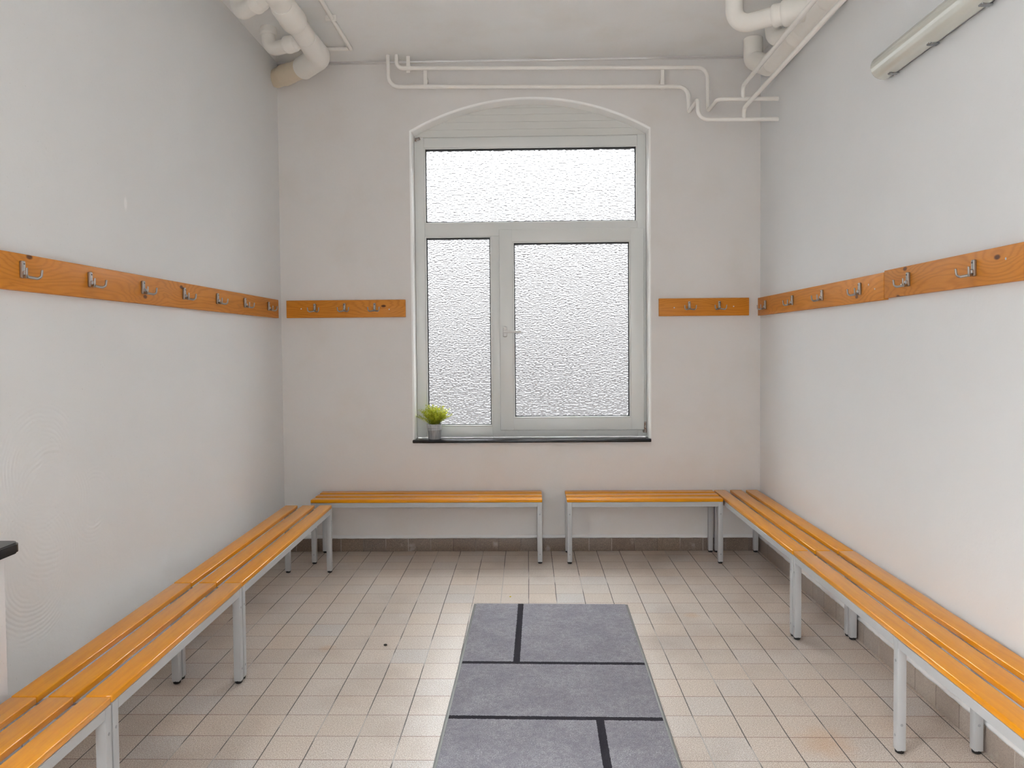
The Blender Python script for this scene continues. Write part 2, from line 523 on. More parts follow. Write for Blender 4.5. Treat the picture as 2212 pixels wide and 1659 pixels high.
def tube(bm, pts, r, seg=16, caps=True, mat=0):
    pts = [Vector(p) for p in pts]
    rs = r if isinstance(r, (list, tuple)) else [r] * len(pts)
    rings = []
    t0 = (pts[1] - pts[0]).normalized()
    nrm = t0.orthogonal().normalized()
    prev = t0
    for i, p in enumerate(pts):
        if i == 0: t = t0
        elif i == len(pts) - 1: t = (pts[-1] - pts[-2]).normalized()
        else:
            t = ((pts[i + 1] - p).normalized() + (p - pts[i - 1]).normalized()).normalized()
        q = prev.rotation_difference(t)
        nrm = q @ nrm
        nrm = (nrm - t * nrm.dot(t)).normalized()
        bi = t.cross(nrm)
        prev = t
        rings.append([bm.verts.new(p + (nrm * math.cos(2 * math.pi * k / seg) + bi * math.sin(2 * math.pi * k / seg)) * rs[i]) for k in range(seg)])
    for a, b in zip(rings, rings[1:]):
        for k in range(seg):
            f = bm.faces.new((a[k], a[(k + 1) % seg], b[(k + 1) % seg], b[k]))
            f.material_index = mat
            f.smooth = True
    if caps:
        for ring, rev in ((rings[0], True), (rings[-1], False)):
            f = bm.faces.new(ring[::-1] if rev else ring)
            f.material_index = mat
    return bm

def lathe_along(bm, p0, direction, prof, seg=24, mat=0):
    """prof: list of (distance along, radius)"""
    d = Vector(direction).normalized()
    p0 = Vector(p0)
    n1 = d.orthogonal().normalized()
    n2 = d.cross(n1)
    rings = [[bm.verts.new(p0 + d * a + (n1 * math.cos(2 * math.pi * k / seg) + n2 * math.sin(2 * math.pi * k / seg)) * b) for k in range(seg)] for a, b in prof]
    for a, b in zip(rings, rings[1:]):
        for k in range(seg):
            bm.faces.new((a[k], a[(k + 1) % seg], b[(k + 1) % seg], b[k])).material_index = mat
    bm.faces.new(rings[0][::-1]).material_index = mat
    bm.faces.new(rings[-1]).material_index = mat
    return bm

def sock_profile(L, r, R):
    return [(0, r), (0.0, R * 0.93), (0.006, R), (L * 0.25, R), (L * 0.30, R * 0.965), (L * 0.8, R * 0.95), (L, r)]

def obj(name, bm, mat, parent=None, smooth=None, mats=None):
    bmesh.ops.recalc_face_normals(bm, faces=bm.faces[:])
    me = bpy.data.meshes.new(name)
    bm.to_mesh(me)
    bm.free()
    for m in (mats or [mat]):
        me.materials.append(m)
    if smooth is True:
        for p in me.polygons: p.use_smooth = True
    elif isinstance(smooth, (int, float)) and smooth is not False:
        for p in me.polygons: p.use_smooth = True
        me.set_sharp_from_angle(angle=math.radians(smooth))
    o = bpy.data.objects.new(name, me)
    C.objects.link(o)
    if parent is not None:
        o.parent = parent
    return o

def put(o, me_o):
    return o

def link_copy(src, parent, loc=None, rot=None):
    c = src.copy()
    C.objects.link(c)
    c.parent = parent
    if loc is not None: c.location = loc
    if rot is not None: c.rotation_euler = rot
    return c

def thing(name, label, cat, loc=(0, 0, 0), rotz=0.0, group=None):
    o = bpy.data.objects.new(name, None)
    C.objects.link(o)
    o.empty_display_size = 0.1
    o.location = loc
    o.rotation_euler = (0, 0, rotz)
    return tag(o, label, cat, group)

def tag(o, label, cat, group=None):
    o['label'] = label
    o['category'] = cat
    if group: o['group'] = group
    return o

def struct(o, label, cat):
    o['kind'] = 'structure'
    return tag(o, label, cat)

# ------------------------------------------------------------------ the room shell
TW = 0.30
# window opening outline (x, z), counter-clockwise from lower left
WX0, WX1, WZ0, WZS, WZT = -0.758, 0.812, 0.755, 2.806, 3.011
AC = (WX1 - WX0) / 2; ASAG = WZT - WZS; AR = (AC * AC + ASAG * ASAG) / (2 * ASAG)
ACX, ACZ = (WX0 + WX1) / 2, WZT - AR
def arch_z(x):
    return ACZ + math.sqrt(AR * AR - (x - ACX) ** 2)
NA = 40
arch = [(WX1 + (WX0 - WX1) * k / NA, 0) for k in range(NA + 1)]
arch = [(x, arch_z(x)) for x, _ in arch]              # right to left
LIP = 0.014

def outline(off):
    """opening outline grown outwards by off: up the right jamb, over the arch, down the left jamb"""
    pts = [(WX1 + off, WZ0)]
    a0 = math.asin(AC / AR)
    R = AR + off
    # grown arch meets grown jamb
    for k in range(NA + 1):
        x = (WX1 + off) + (WX0 - WX1 - 2 * off) * k / NA
        pts.append((x, ACZ + math.sqrt(R * R - (x - ACX) ** 2)))
    pts.append((WX0 - off, WZ0))
    return pts

bm = BM()
hole = outline(LIP)
Xa, Xb = XL - TW, XR + TW
Zt = ZC + 0.3
def prism(bm, poly, y0, y1):
    a = [bm.verts.new((x, y0, z)) for x, z in poly]
    b = [bm.verts.new((x, y1, z)) for x, z in poly]
    bm.faces.new(a); bm.faces.new(b[::-1])
    n = len(poly)
    for i in range(n):
        bm.faces.new((a[i], b[i], b[(i + 1) % n], a[(i + 1) % n]))
hl, hr = WX0 - LIP, WX1 + LIP
zs = hole[1][1]
prism(bm, [(Xa, -0.2), (hl, -0.2), (hl, Zt), (Xa, Zt)], 0, TW)
prism(bm, [(hr, -0.2), (Xb, -0.2), (Xb, Zt), (hr, Zt)], 0, TW)
prism(bm, [(hl, -0.2), (hr, -0.2), (hr, WZ0 - 0.022), (hl, WZ0 - 0.022)], 0, TW)
arc = hole[1:-1]
for (xa, za), (xb, zb) in zip(arc, arc[1:]):
    prism(bm, [(xb, zb), (xa, za), (xa, Zt), (xb, Zt)], 0, TW)
bmesh.ops.remove_doubles(bm, verts=bm.verts[:], dist=1e-5)
# inner doubled faces between the pieces go
seen = {}
for f in list(bm.faces):
    key = tuple(round(c, 4) for c in f.calc_center_median())
    seen.setdefault(key, []).append(f)
dele = [f for fs in seen.values() if len(fs) > 1 for f in fs]
bmesh.ops.delete(bm, geom=dele, context='FACES_ONLY')
# rounded lip into the reveal, then the reveal itself
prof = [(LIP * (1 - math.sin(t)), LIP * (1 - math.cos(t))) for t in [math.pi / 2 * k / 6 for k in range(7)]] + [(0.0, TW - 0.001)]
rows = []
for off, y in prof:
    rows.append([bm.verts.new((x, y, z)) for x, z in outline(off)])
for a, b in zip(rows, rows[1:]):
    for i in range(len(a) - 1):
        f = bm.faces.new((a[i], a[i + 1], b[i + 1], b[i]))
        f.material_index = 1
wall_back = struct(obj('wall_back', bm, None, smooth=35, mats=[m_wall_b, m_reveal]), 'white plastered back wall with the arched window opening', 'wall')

bm = BM(); box(bm, XL - TW, XL, -5.75, TW, -0.2, Zt)
LWY0, LWY1, LWZ0, LWZ1 = -5.80, -4.10, 1.05, 2.70  # unseen window gap added so daylight brightens the right wall
bm.free(); bm = BM()
box(bm, XL - TW, XL, LWY1, 0.0, -0.2, Zt)
box(bm, XL - TW, XL, YR - TW, LWY0, -0.2, Zt)
box(bm, XL - TW, XL, LWY0, LWY1, -0.2, LWZ0)
box(bm, XL - TW, XL, LWY0, LWY1, LWZ1, Zt)
struct(obj('wall_left', bm, m_wall_l), 'white plastered wall with trowel swirls behind the left bench row', 'wall')
bm = BM(); box(bm, XR, XR + TW, YR - TW, 0.0, -0.2, Zt)
struct(obj('wall_right', bm, m_wall), 'smooth white wall carrying the strip light', 'wall')
# rear wall; its unseen doorway is added to let in fill daylight
DX0, DX1, DZ = -0.45, 0.35, 2.10
bm = BM()
box(bm, XL, DX0, YR - TW, YR, -0.2, Zt)
box(bm, DX1, XR, YR - TW, YR, -0.2, Zt)
box(bm, DX0, DX1, YR - TW, YR, DZ, Zt)
struct(obj('wall_rear', bm, m_wall), 'white wall with an added doorway for fill light behind the viewer', 'wall')
bm = BM(); box(bm, XL - TW, XR + TW, YR - TW, TW, -0.2, 0.0)
struct(obj('floor', bm, m_floor), 'speckled beige square floor tiles', 'floor')
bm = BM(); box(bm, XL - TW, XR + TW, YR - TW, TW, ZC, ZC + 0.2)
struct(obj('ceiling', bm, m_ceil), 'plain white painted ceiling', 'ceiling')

# plaster ledge line where wall and ceiling meet at the back
bm = BM()
tube(bm, fillet([(XL + 0.005, -0.004, ZC - 0.016), (XR - 0.02, -0.004, ZC - 0.016)], 0), 0.006, 8)
struct(obj('trim_1', bm, m_wall_b, smooth=True), 'thin plaster bead along the top of the back wall', 'trim')

# skirting tiles
def skirting(name, x0, x1, y0, y1, h, mat, label):
    bm = BM()
    box(bm, x0, x1, y0, y1, 0.0, h, 0.004, 2)
    return struct(obj(name, bm, mat, smooth=40), label, 'skirting')
skirting('baseboard_back', XL + 0.012, XR - 0.012, -0.012, 0.0, 0.086, m_base_x, 'brown speckled skirting tiles under the window wall')
skirting('baseboard_left', XL, XL + 0.012, -2.9, 0.0, 0.086, m_base_y, 'brown speckled skirting tiles behind the left bench row')
skirting('baseboard_right', XR - 0.012, XR, -4.2, 0.0, 0.090, m_base_y, 'brown speckled skirting tiles under the right bench row')
# rough plaster edges above the skirting
random.seed(4)
def rough_edge(name, p0, p1, z, out, label):
    bm = BM()
    p0, p1 = Vector(p0), Vector(p1)
    n = int((p1 - p0).length / 0.03)
    rows = []
    for i in range(n + 1):
        p = p0.lerp(p1, i / n)
        d = out * (1 + random.uniform(-0.12, 0.12))
        dz = random.uniform(-0.0012, 0.0012)
        nrm = Vector((0, -1, 0)) if abs((p1 - p0).x) > 0.1 else Vector((-1, 0, 0))
        rows.append([bm.verts.new(p + nrm * a + Vector((0, 0, b))) for a, b in
                     ((0, z + dz), (d, z + dz), (d * 1.05, z + 0.010), (d * 0.5, z + 0.017 + dz), (0, z + 0.022 + dz))])
    for a, b in zip(rows, rows[1:]):
        for i in range(4):
            bm.faces.new((a[i], a[i + 1], b[i + 1], b[i]))
    return struct(obj(name, bm, m_wall, smooth=True), label, 'trim')
rough_edge('trim_2', (XL + 0.013, 0, 0), (XR - 0.014, 0, 0), 0.087, 0.009, 'rough white plaster edge above the back skirting')
rough_edge('trim_3', (XR, -4.2, 0), (XR, -0.001, 0), 0.091, 0.013, 'rough white plaster edge above the right skirting')

# low pier with a black stone cap at the left
bm = BM(); box(bm, XL, -1.497, -4.3, -2.9, 0.0, 0.800, 0.006, 2)
pier = struct(obj('wall_pier', bm, m_pier, smooth=40), 'low white pier standing out from the left wall', 'wall')
bm = BM()
xa, xb, ya, yb, rc = XL, -1.462, -4.32, -2.872, 0.03
poly = [(xa, ya), (xb, ya)] + [(xb - rc + rc * math.cos(t), yb - rc + rc * math.sin(t)) for t in [math.pi / 2 * k / 8 for k in range(9)]] + [(xa, yb)]
a = [bm.verts.new((x, y, 0.800)) for x, y in poly]
f = bm.faces.new(a)
ex = bmesh.ops.extrude_face_region(bm, geom=[f])
for g_ in ex['geom']:
    if isinstance(g_, bmesh.types.BMVert): g_.co.z = 0.832
bmesh.ops.bevel(bm, geom=[e for e in bm.edges if abs(e.verts[0].co.z - e.verts[1].co.z) < 1e-6], offset=0.005, segments=3, affect='EDGES')
cap = obj('stone_cap', bm, m_slate, pier, smooth=40)
cap['label'] = 'black polished stone cap'

# ------------------------------------------------------------------ the window
win = thing('window_1', 'white framed arched window of pressed glass with black sill', 'window')
win['kind'] = 'structure'
FY = 0.105                      # room face of the frame
FXL, FXR = -0.7575, 0.8115
ZB, ZTOP = 0.757, 2.790
def frame_bar(bm, x0, x1, z0, z1, y0=FY, y1=FY + 0.07, bev=0.006):
    box(bm, x0, x1, y0, y1, z0, z1, bev, 2)
GU = (-0.690, 0.752, 2.215, 2.727)     # glass of the top light
GL = (-0.689, -0.2385, 0.832, 2.127)   # glass of the fixed lower light
GS = (-0.092, 0.702, 0.888, 2.084)     # glass of the opening sash
SA = (-0.1845, 0.793, 0.803, 2.170)    # sash outside
bm = BM()
frame_bar(bm, FXL, GU[0], ZB, 2.80)
frame_bar(bm, GU[1], FXR, ZB, 2.80)
frame_bar(bm, GU[0] - 0.002, GU[1] + 0.002, GU[3], 2.795)
frame_bar(bm, GU[0] - 0.002, GU[1] + 0.002, GL[3], GU[2])
frame_bar(bm, GL[1], SA[0] + 0.03, ZB, GL[3] + 0.002)
frame_bar(bm, GL[0] - 0.002, GL[1] + 0.002, ZB, GL[2])
frame_bar(bm, SA[0] + 0.024, GU[1] + 0.002, ZB, SA[2] + 0.03, FY + 0.001)
wf = obj('window_frame', bm, m_pvc, win, smooth=40)
# glazing beads (bright thin edge round each glass)
def bead(name, G, y, parent, t=0.008):
    bm = BM()
    x0, x1, z0, z1 = G
    box(bm, x0 - 0.002, x0 + t, y, y + 0.03, z0, z1, 0.003)
    box(bm, x1 - t, x1 + 0.002, y, y + 0.03, z0, z1, 0.003)
    box(bm, x0, x1, y, y + 0.03, z0 - 0.002, z0 + t, 0.003)
    box(bm, x0, x1, y, y + 0.03, z1 - t, z1 + 0.002, 0.003)
    b = obj('glazing_bead', bm, m_pvc, parent, smooth=40)
    bm = BM()
    s = 0.0055
    for a_, b_, c_, d_ in ((x0 + t, x0 + t + s, z0 + t, z1 - t), (x1 - t - s, x1 - t, z0 + t, z1 - t), (x0 + t, x1 - t, z0 + t, z0 + t + s), (x0 + t, x1 - t, z1 - t - s * 1.6, z1 - t)):
        box(bm, a_, b_, y + 0.012, y + 0.034, c_, d_)
    obj('gasket', bm, m_gasket, parent)
def pane(G, y, parent):
    x0, x1, z0, z1 = G
    bm = BM()
    box(bm, x0 + 0.002, x1 - 0.002, y, y + 0.006, z0 + 0.002, z1 - 0.002)
    bm.faces.ensure_lookup_table()
    for f in bm.faces:
        f.material_index = 0 if f.calc_center_median().y < y + 0.001 else 1
    obj('pane', bm, None, parent, mats=[m_pane, m_pane_flat])
bead('b', GU, FY - 0.002 + 0.004, win); pane(GU, FY + 0.028, win)
bead('b', GL, FY - 0.002 + 0.004, win); pane(GL, FY + 0.028, win)
SY = FY - 0.022
bm = BM()
frame_bar(bm, SA[0], GS[0], SA[2], SA[3], SY, SY + 0.07, 0.007)
frame_bar(bm, GS[1], SA[1], SA[2], SA[3], SY, SY + 0.07, 0.007)
frame_bar(bm, GS[0] - 0.006, GS[1] + 0.006, GS[3], SA[3], SY, SY + 0.07, 0.007)
frame_bar(bm, GS[0] - 0.006, GS[1] + 0.006, SA[2], GS[2], SY, SY + 0.07, 0.007)
sash = obj('sash', bm, m_pvc, win, smooth=40)
bead('b', GS, SY + 0.002, sash); pane(GS, SY + 0.030, sash)
# arched board panel above the frame
bm = BM()
zgr = [2.795, 2.800, 2.8485, 2.898, 2.9465, 2.99, 3.02]
def half_w(z):
    if z <= WZS: return AC
    return math.sqrt(max(AR * AR - (z - ACZ) ** 2, 1e-6))
for z0, z1 in zip(zgr[1:], zgr[2:]):
    z0 += 0.0005; z1 -= 0.0005
    n = 6
    left, right = [], []
    for k in range(n + 1):
        z = min(z0 + (z1 - z0) * k / n, WZT - 0.001)
        hw = half_w(z)
        left.append((ACX - hw, z)); right.append((ACX + hw, z))
    prism(bm, right[::1] + left[::-1], FY + 0.012, FY + 0.05)
box(bm, FXL, FXR, FY + 0.016, FY + 0.06, 2.79, WZS)
obj('arch_panel', bm, m_panel, win)
bm = BM()
prism(bm, [(ACX + half_w(z), z) for z in [2.79 + (WZT - 0.002 - 2.79) * k / 12 for k in range(13)]] + [(ACX - half_w(z), z) for z in [2.79 + (WZT - 0.002 - 2.79) * k / 12 for k in range(12, -1, -1)]], FY + 0.0155, FY + 0.07)
obj('panel_backing', bm, m_panel, win)
# sill
bm = BM()
box(bm, -0.7705, 0.8215, -0.032, FY + 0.03, WZ0 - 0.021, WZ0 + 0.0, 0.005, 3)
sl = obj('window_sill', bm, m_slate, win, smooth=40)
sl['label'] = 'black polished stone sill'
# handle
hx, hz = -0.149, 1.476
bm = BM()
box(bm, hx - 0.015, hx + 0.015, SY - 0.012, SY + 0.001, hz - 0.036, hz + 0.036, 0.009, 4)
hb = obj('handle_plate', bm, m_handle, sash, smooth=50)
bm = BM()
tube(bm, fillet([(hx, SY - 0.008, hz), (hx, SY - 0.045, hz), (hx + 0.03, SY - 0.050, hz), (hx + 0.112, SY - 0.048, hz - 0.002)], [0, 0.014, 0.02, 0]), 0.0085, 14)
obj('handle', bm, m_handle, sash, smooth=True)
# hinge parts
bm = BM()
tube(bm, [(0.799, SY + 0.002, 0.800), (0.799, SY + 0.002, 0.858)], 0.007, 12)
box(bm, 0.786, 0.809, SY - 0.002, SY + 0.02, 0.784, 0.800, 0.002)
obj('hinge', bm, m_hinge, win, smooth=40)
bm = BM()
tube(bm, [(-0.742, FY - 0.006, 2.782), (-0.715, FY - 0.006, 2.790)], 0.008, 10)
tube(bm, [(-0.744, FY - 0.004, 2.770), (-0.744, FY - 0.004, 2.792)], 0.006, 10)
obj('catch', bm, m_hinge, win, smooth=True)

# ------------------------------------------------------------------ the benches
TOP, BD = 0.412, 0.286
def bench(label, L, loc, rotz, mids=()):
    t = thing('slatted_bench', label, 'bench', loc, rotz, 'slatted changing room benches')
    for k in range(3):
        y0 = 0.001 + k * (0.075 + 0.0300)
        bm = BM()
        box(bm, 0.0015, L - 0.0015, y0, y0 + 0.0755, TOP - 0.021, TOP, 0.0042, 3)
        obj('slat', bm, m_slat, t, smooth=50)
    bm = BM()
    zr0, zr1 = TOP - 0.021 - 0.030, TOP - 0.0212
    xs = sorted([0.003, L - 0.033] + [m - 0.015 for m in mids])
    for a, b in zip(xs, xs[1:]):
        box(bm, a + 0.030, b, 0.0, 0.028, zr0, zr1, 0.0015, 1)
        box(bm, a + 0.030, b, BD - 0.028, BD, zr0, zr1, 0.0015, 1)
    for a in xs:
        box(bm, a + 0.003, a + 0.027, 0.0302, BD - 0.0302, zr0, zr1, 0.0015, 1)
    obj('frame', bm, m_metal, t, smooth=40)
    for x in xs:
        for y in (0.0, BD - 0.030):
            bm = BM()
            box(bm, x, x + 0.030, y, y + 0.030, 0.011, zr1, 0.0025, 2)
            lg = obj('leg', bm, m_metal, t, smooth=40)
            bm = BM()
            lathe_along(bm, (x + 0.015, y + 0.015, 0.0), (0, 0, 1), [(0, 0.0115), (0.002, 0.0140), (0.0135, 0.0150)], 16)
            obj('rubber_foot', bm, m_rubber, lg, smooth=50)
            outs = -1 if y == 0 else 1
            yo = y if y == 0 else y + 0.030
            xe = x if x == xs[0] else x + 0.030
            xd = -1 if x == xs[0] else 1
            for z in (0.06, 0.315):
                bm = BM()
                lathe_along(bm, (x + 0.015, yo - outs * 0.0005, z), (0, outs, 0), [(0, 0.0050), (0.0012, 0.0046), (0.0018, 0.003)], 14)
                obj('bolt_cap', bm, m_bolt, lg, smooth=50)
            bm = BM()
            lathe_along(bm, (xe - xd * 0.0005, y + 0.015, 0.10), (xd, 0, 0), [(0, 0.0050), (0.0012, 0.0046), (0.0018, 0.003)], 14)
            obj('bolt_cap', bm, m_bolt, lg, smooth=50)
    return t
H = math.pi / 2
def row_angle(xa, ya, xb, yb):
    return math.atan2(yb - ya, xb - xa)
# left wall row: local x runs away from the camera, front faces the room
def left_bench(label, xn, yn, xf, yf):
    return bench(label, math.hypot(xf - xn, yf - yn), (xn, yn, 0), row_angle(xn, yn, xf, yf))
left_bench('long orange slatted bench by the left wall, farthest of that row', -1.186, -1.948, -1.206, -0.452)
left_bench('short orange slatted bench by the left wall, between the two others of its row', -1.168, -2.950, -1.185, -1.9515)
left_bench('orange slatted bench by the left wall, nearest of its row, beside the black capped pier', -1.160, -3.950, -1.1665, -2.9535)
bench('long orange slatted bench under the window, left end behind the left wall row', 1.476, (-1.385, -0.303, 0), 0.0)
bench('short orange slatted bench under the window, meeting the right wall bench', 0.984, (0.243, -0.308, 0), 0.0)
# right wall row: local x runs towards the camera
def right_bench(label, xf, yf, xn, yn, mids=()):
    return bench(label, math.hypot(xf - xn, yf - yn), (xf, yf, 0), row_angle(xf, yf, xn, yn), mids)
right_bench('orange slatted bench by the right wall, in the corner beside the window benches', 1.236, -0.022, 1.238, -1.490)
right_bench('longest orange slatted bench by the right wall, with middle legs, nearest the viewer', 1.239, -1.4935, 1.231, -3.4735, mids=(0.988,))

# ------------------------------------------------------------------ coat racks
hook_src = None
def make_hook_mesh():
    bm = BM()
    # plate, slightly thicker towards the foot; local frame: x along board, -y out of the wall, z up, origin at plate centre on the board
    box(bm, -0.0082, 0.0082, -0.013, 0.0, -0.028, 0.028, 0.0042, 3)
    box(bm, -0.0078, 0.0078, -0.020, -0.002, -0.028, -0.004, 0.0050, 3)
    for s in (-1, 1):
        pts = fillet([(0, -0.012, -0.019), (s * 0.010, -0.020, -0.024), (s * 0.027, -0.038, -0.028), (s * 0.036, -0.044, -0.021), (s * 0.038, -0.046, 0.001)], [0, 0.02, 0.012, 0.010, 0], 6)
        n = len(pts)
        tube(bm, pts, [0.0052 - 0.0016 * i / (n - 1) for i in range(n)], 12)
    return bm
screw_src = None
def rack(label, L, h, loc, rotz, hooks, screws=(), zh=0.0):
    global hook_src, screw_src
    t = thing('coat_rack', label, 'coat rack', loc, rotz, 'pine coat racks round the walls')
    bm = BM()
    box(bm, 0, L, -0.022, 0.0, 0, h, 0.0022, 2)
    obj('board', bm, m_pine, t, smooth=40)
    for x, z in hooks:
        if hook_src is None:
            k = hook_src = obj('coat_hook', make_hook_mesh(), m_hook, t, smooth=45)
            k.location = (x, -0.0215, z)
            bm = BM()
            lathe_along(bm, (0, -0.0125, 0.018), (0, -1, 0), [(0, 0.0036), (0.0010, 0.0034), (0.0016, 0.002)], 12)
            screw_src = obj('screw', bm, m_screw, k, smooth=50)
            link_copy(screw_src, k, (0, -0.0072, -0.036))
        else:
            k = link_copy(hook_src, t, (x, -0.0215, z))
            link_copy(screw_src, k, (0, 0, 0))
            link_copy(screw_src, k, (0, -0.0072, -0.036))
    for x, z in screws:
        bm = BM()
        lathe_along(bm, (x, -0.0215, z), (0, -1, 0), [(0, 0.0045), (0.0008, 0.0042), (0.0014, 0.002)], 12)
        obj('screw', bm, m_screw_l, t, smooth=50)
    return t
# left wall: local x runs from near to far (+Y), board faces +X
z0 = 1.5745
rack('long pine coat rack on the left wall with a row of double hooks', 3.185, 0.1195, (XL, -3.30, z0), H,
     [(y + 3.30, 1.6425 - z0) for y in (-2.985, -2.608, -2.236, -1.853, -1.474, -1.094, -0.712, -0.318)])
rack('short three hook pine coat rack on the back wall, left of the window', 0.798, 0.1160, (-1.607, 0, 1.5785), 0.0,
     [(x + 1.607, 1.6445 - 1.5785) for x in (-1.4145, -1.2155, -1.0130)], [(0.690, 0.052), (0.10, 0.060)])
rack('short two hook pine coat rack on the back wall, right of the window', 0.592, 0.1165, (0.876, 0, 1.5690), 0.0,
     [(x - 0.876, 1.6365 - 1.5690) for x in (1.0735, 1.2710)], [(0.10, 0.055), (0.49, 0.060)])
# right wall: local x runs from far to near (-Y)
rack('pine coat rack board on the right wall with four hooks, running into the window corner', 1.742, 0.1165, (XR, -0.020, 1.5665), -H,
     [(-y - 0.020, 1.6290 - 1.5665) for y in (-0.190, -0.676, -1.108, -1.545)], [(1.66, 0.052), (1.60, 0.075)])
rack('pine coat rack board on the right wall nearest the viewer, with two hooks in sight', 1.60, 0.1170, (XR, -1.7655, 1.5725), -H,
     [(-y - 1.7655, 1.6345 - 1.5725) for y in (-1.978, -2.416)], [(0.145, 0.045), (0.81, 0.075)])

# ------------------------------------------------------------------ floor mat
t = thing('floor_mat', 'long grey carpet mat with black lines and rubber edges on the tiles', 'mat', (-0.292, -1.045, 0.0), math.radians(-0.95))
MW, ML = 0.817, 2.35
bm = BM(); box(bm, 0.013, MW - 0.013, -ML, -0.004, 0.0005, 0.009, 0.003, 2)
obj('carpet', bm, m_carpet, t, smooth=40)
bm = BM()
for a_, b_, in ((0.0, 0.0135), (MW - 0.0135, MW)):
    box(bm, a_, b_, -ML, 0.0, 0.0003, 0.0055, 0.002, 2)
box(bm, 0.0, MW, -0.0045, 0.0, 0.0003, 0.0050, 0.0015, 1)
obj('rubber_edge', bm, m_border, t, smooth=40)

# ------------------------------------------------------------------ pipes
# two heating tubes along the back wall
PY, PJ = -0.100, -0.350
R = 0.0125
def tee(bm, base, top):
    tube(bm, [base, top], R * 1.02, 14)
up = thing('heating_pipe', 'upper of two thin white pipes along the back wall above the window', 'pipe', group='thin heating pipes on the back wall')
bm = BM()
tube(bm, fillet([(-0.833, PY, ZC - 0.001), (-0.833, PY, 3.189), (1.176, PY, 3.163), (1.178, PY, 2.884), (1.178, PJ, 2.878), (XR - 0.0006, PJ, 2.876)],
                [0, 0.055, 0.07, 0.03, 0.03, 0], 8), R, 16)
obj('tube', bm, m_tubep, up, smooth=40)
bm = BM()
tube(bm, fillet([(1.332, PJ, 2.876), (1.332, PJ, 2.957), (1.332, -4.6, 2.957)], [0, 0.06, 0], 8), R, 16)
obj('branch', bm, m_tubep, up, smooth=40)
lo = thing('heating_pipe', 'lower of two thin white pipes along the back wall above the window', 'pipe', group='thin heating pipes on the back wall')
bm = BM()
tube(bm, fillet([(-0.889, PY, ZC - 0.001), (-0.889, PY, 3.071), (1.050, PY, 3.042), (1.056, PY, 2.880), (1.056, PJ, 2.878), (1.062, PJ, 2.757), (XR - 0.0006, PJ, 2.753)],
                [0, 0.07, 0.065, 0.025, 0.025, 0.06, 0], 8), R, 16)
obj('tube', bm, m_tubep, lo, smooth=40)
bm = BM()
tube(bm, fillet([(1.338, PJ, 2.756), (1.338, PJ, 2.822), (1.338, -4.6, 2.822)], [0, 0.055, 0], 8), R, 16)
obj('branch', bm, m_tubep, lo, smooth=40)
# flat brackets
def bracket(label, x, z0, z1):
    t = thing('pipe_bracket', label, 'bracket', (x, 0, 0), group='flat brackets on the thin pipes')
    bm = BM()
    box(bm, -0.012, 0.012, PY + R, PY + R + 0.004, z0, z1, 0.001, 1)
    obj('strap', bm, m_tubep, t, smooth=40)
    bm = BM()
    box(bm, -0.009, 0.009, PY + R + 0.003, 0.004, (z0 + z1) / 2 - 0.009, (z0 + z1) / 2 + 0.009, 0.001, 1)
    obj('wall_stud', bm, m_tubep, t, smooth=40)
    return t
bracket('flat white bracket joining both thin pipes, left of the window', -0.649, 3.058, 3.205)
bracket('flat white bracket joining both thin pipes, right of the window', 0.890, 3.032, 3.182)
bracket('small white clip holding the upper thin pipe just below the ceiling, by its bend', -0.760, 3.165, 3.272)

# drain pipes
def socket(bm, p, d, r, Rr, L):
    lathe_along(bm, p, d, sock_profile(L, r, Rr), 24)
LX, LZ = -1.238, 3.140
RD = 0.058
t = thing('drain_pipe', 'thick white drain pipe in the left ceiling corner with two side branches', 'drain pipe', group='thick drain pipes under the ceiling')
bm = BM()
tube(bm, fillet([(LX, -4.6, LZ + 0.02), (LX - 0.005, -0.46, LZ), (-1.36, -0.297, LZ)], [0, 0.10, 0], 10), RD, 28)
obj('main_pipe', bm, m_pipe, t, smooth=50)
for (y, L) in ((-0.93, 0.22),):
    bm = BM(); socket(bm, (LX - 0.004, y, LZ), (0, -1, 0), RD, RD * 1.22, L)
    obj('socket', bm, m_pipe, t, smooth=50)
bm = BM()
tube(bm, [(-1.38, -0.275, LZ), (-1.635, -0.060, LZ + 0.010)], RD * 1.04, 28)
socket(bm, (-1.565, -0.119, LZ + 0.007), (0.765, -0.645, -0.03), RD * 1.04, RD * 1.16, 0.10)
e = obj('end_elbow', bm, m_pipe_d, t, smooth=50); e['label'] = 'yellowed rusty end piece'
bm = BM()
ep = fillet([(LX - 0.003, -0.735, LZ), (LX - 0.005, -0.435, LZ), (-1.395, -0.262, LZ)], [0, 0.13, 0], 14)
ne = len(ep)
tube(bm, ep, [RD * (1.0 + 0.20 * min(1.0, (k_ + 0.0) / 1.0)) if k_ < 2 else RD * 1.20 for k_ in range(ne)], 28)
obj('elbow', bm, m_pipe, t, smooth=50)
def branch(parent, a, b, r, rise, mat=None):
    a, b = Vector(a), Vector(b)
    bm = BM()
    tube(bm, fillet([a, b, (b.x, b.y, ZC + 0.01)], [0, rise, 0], 10), r, 24)
    o_ = obj('branch', bm, mat or m_pipe, parent, smooth=50)
    d = (b - a).normalized()
    L = (b - a).length
    bm = BM()
    socket(bm, a + d * (L * 0.52), -d, r, r * 1.25, 0.075)
    obj('collar', bm, m_pipe, o_, smooth=50)
    bm = BM()
    socket(bm, (b.x, b.y, ZC - 0.045), (0, 0, 1), r, r * 1.22, 0.05)
    obj('collar', bm, m_pipe, o_, smooth=50)
    return o_
branch(t, (LX, -0.70, LZ), (-1.515, -0.545, LZ), 0.040, 0.075)
branch(t, (LX, -1.26, LZ), (-1.510, -1.025, LZ), 0.040, 0.075)

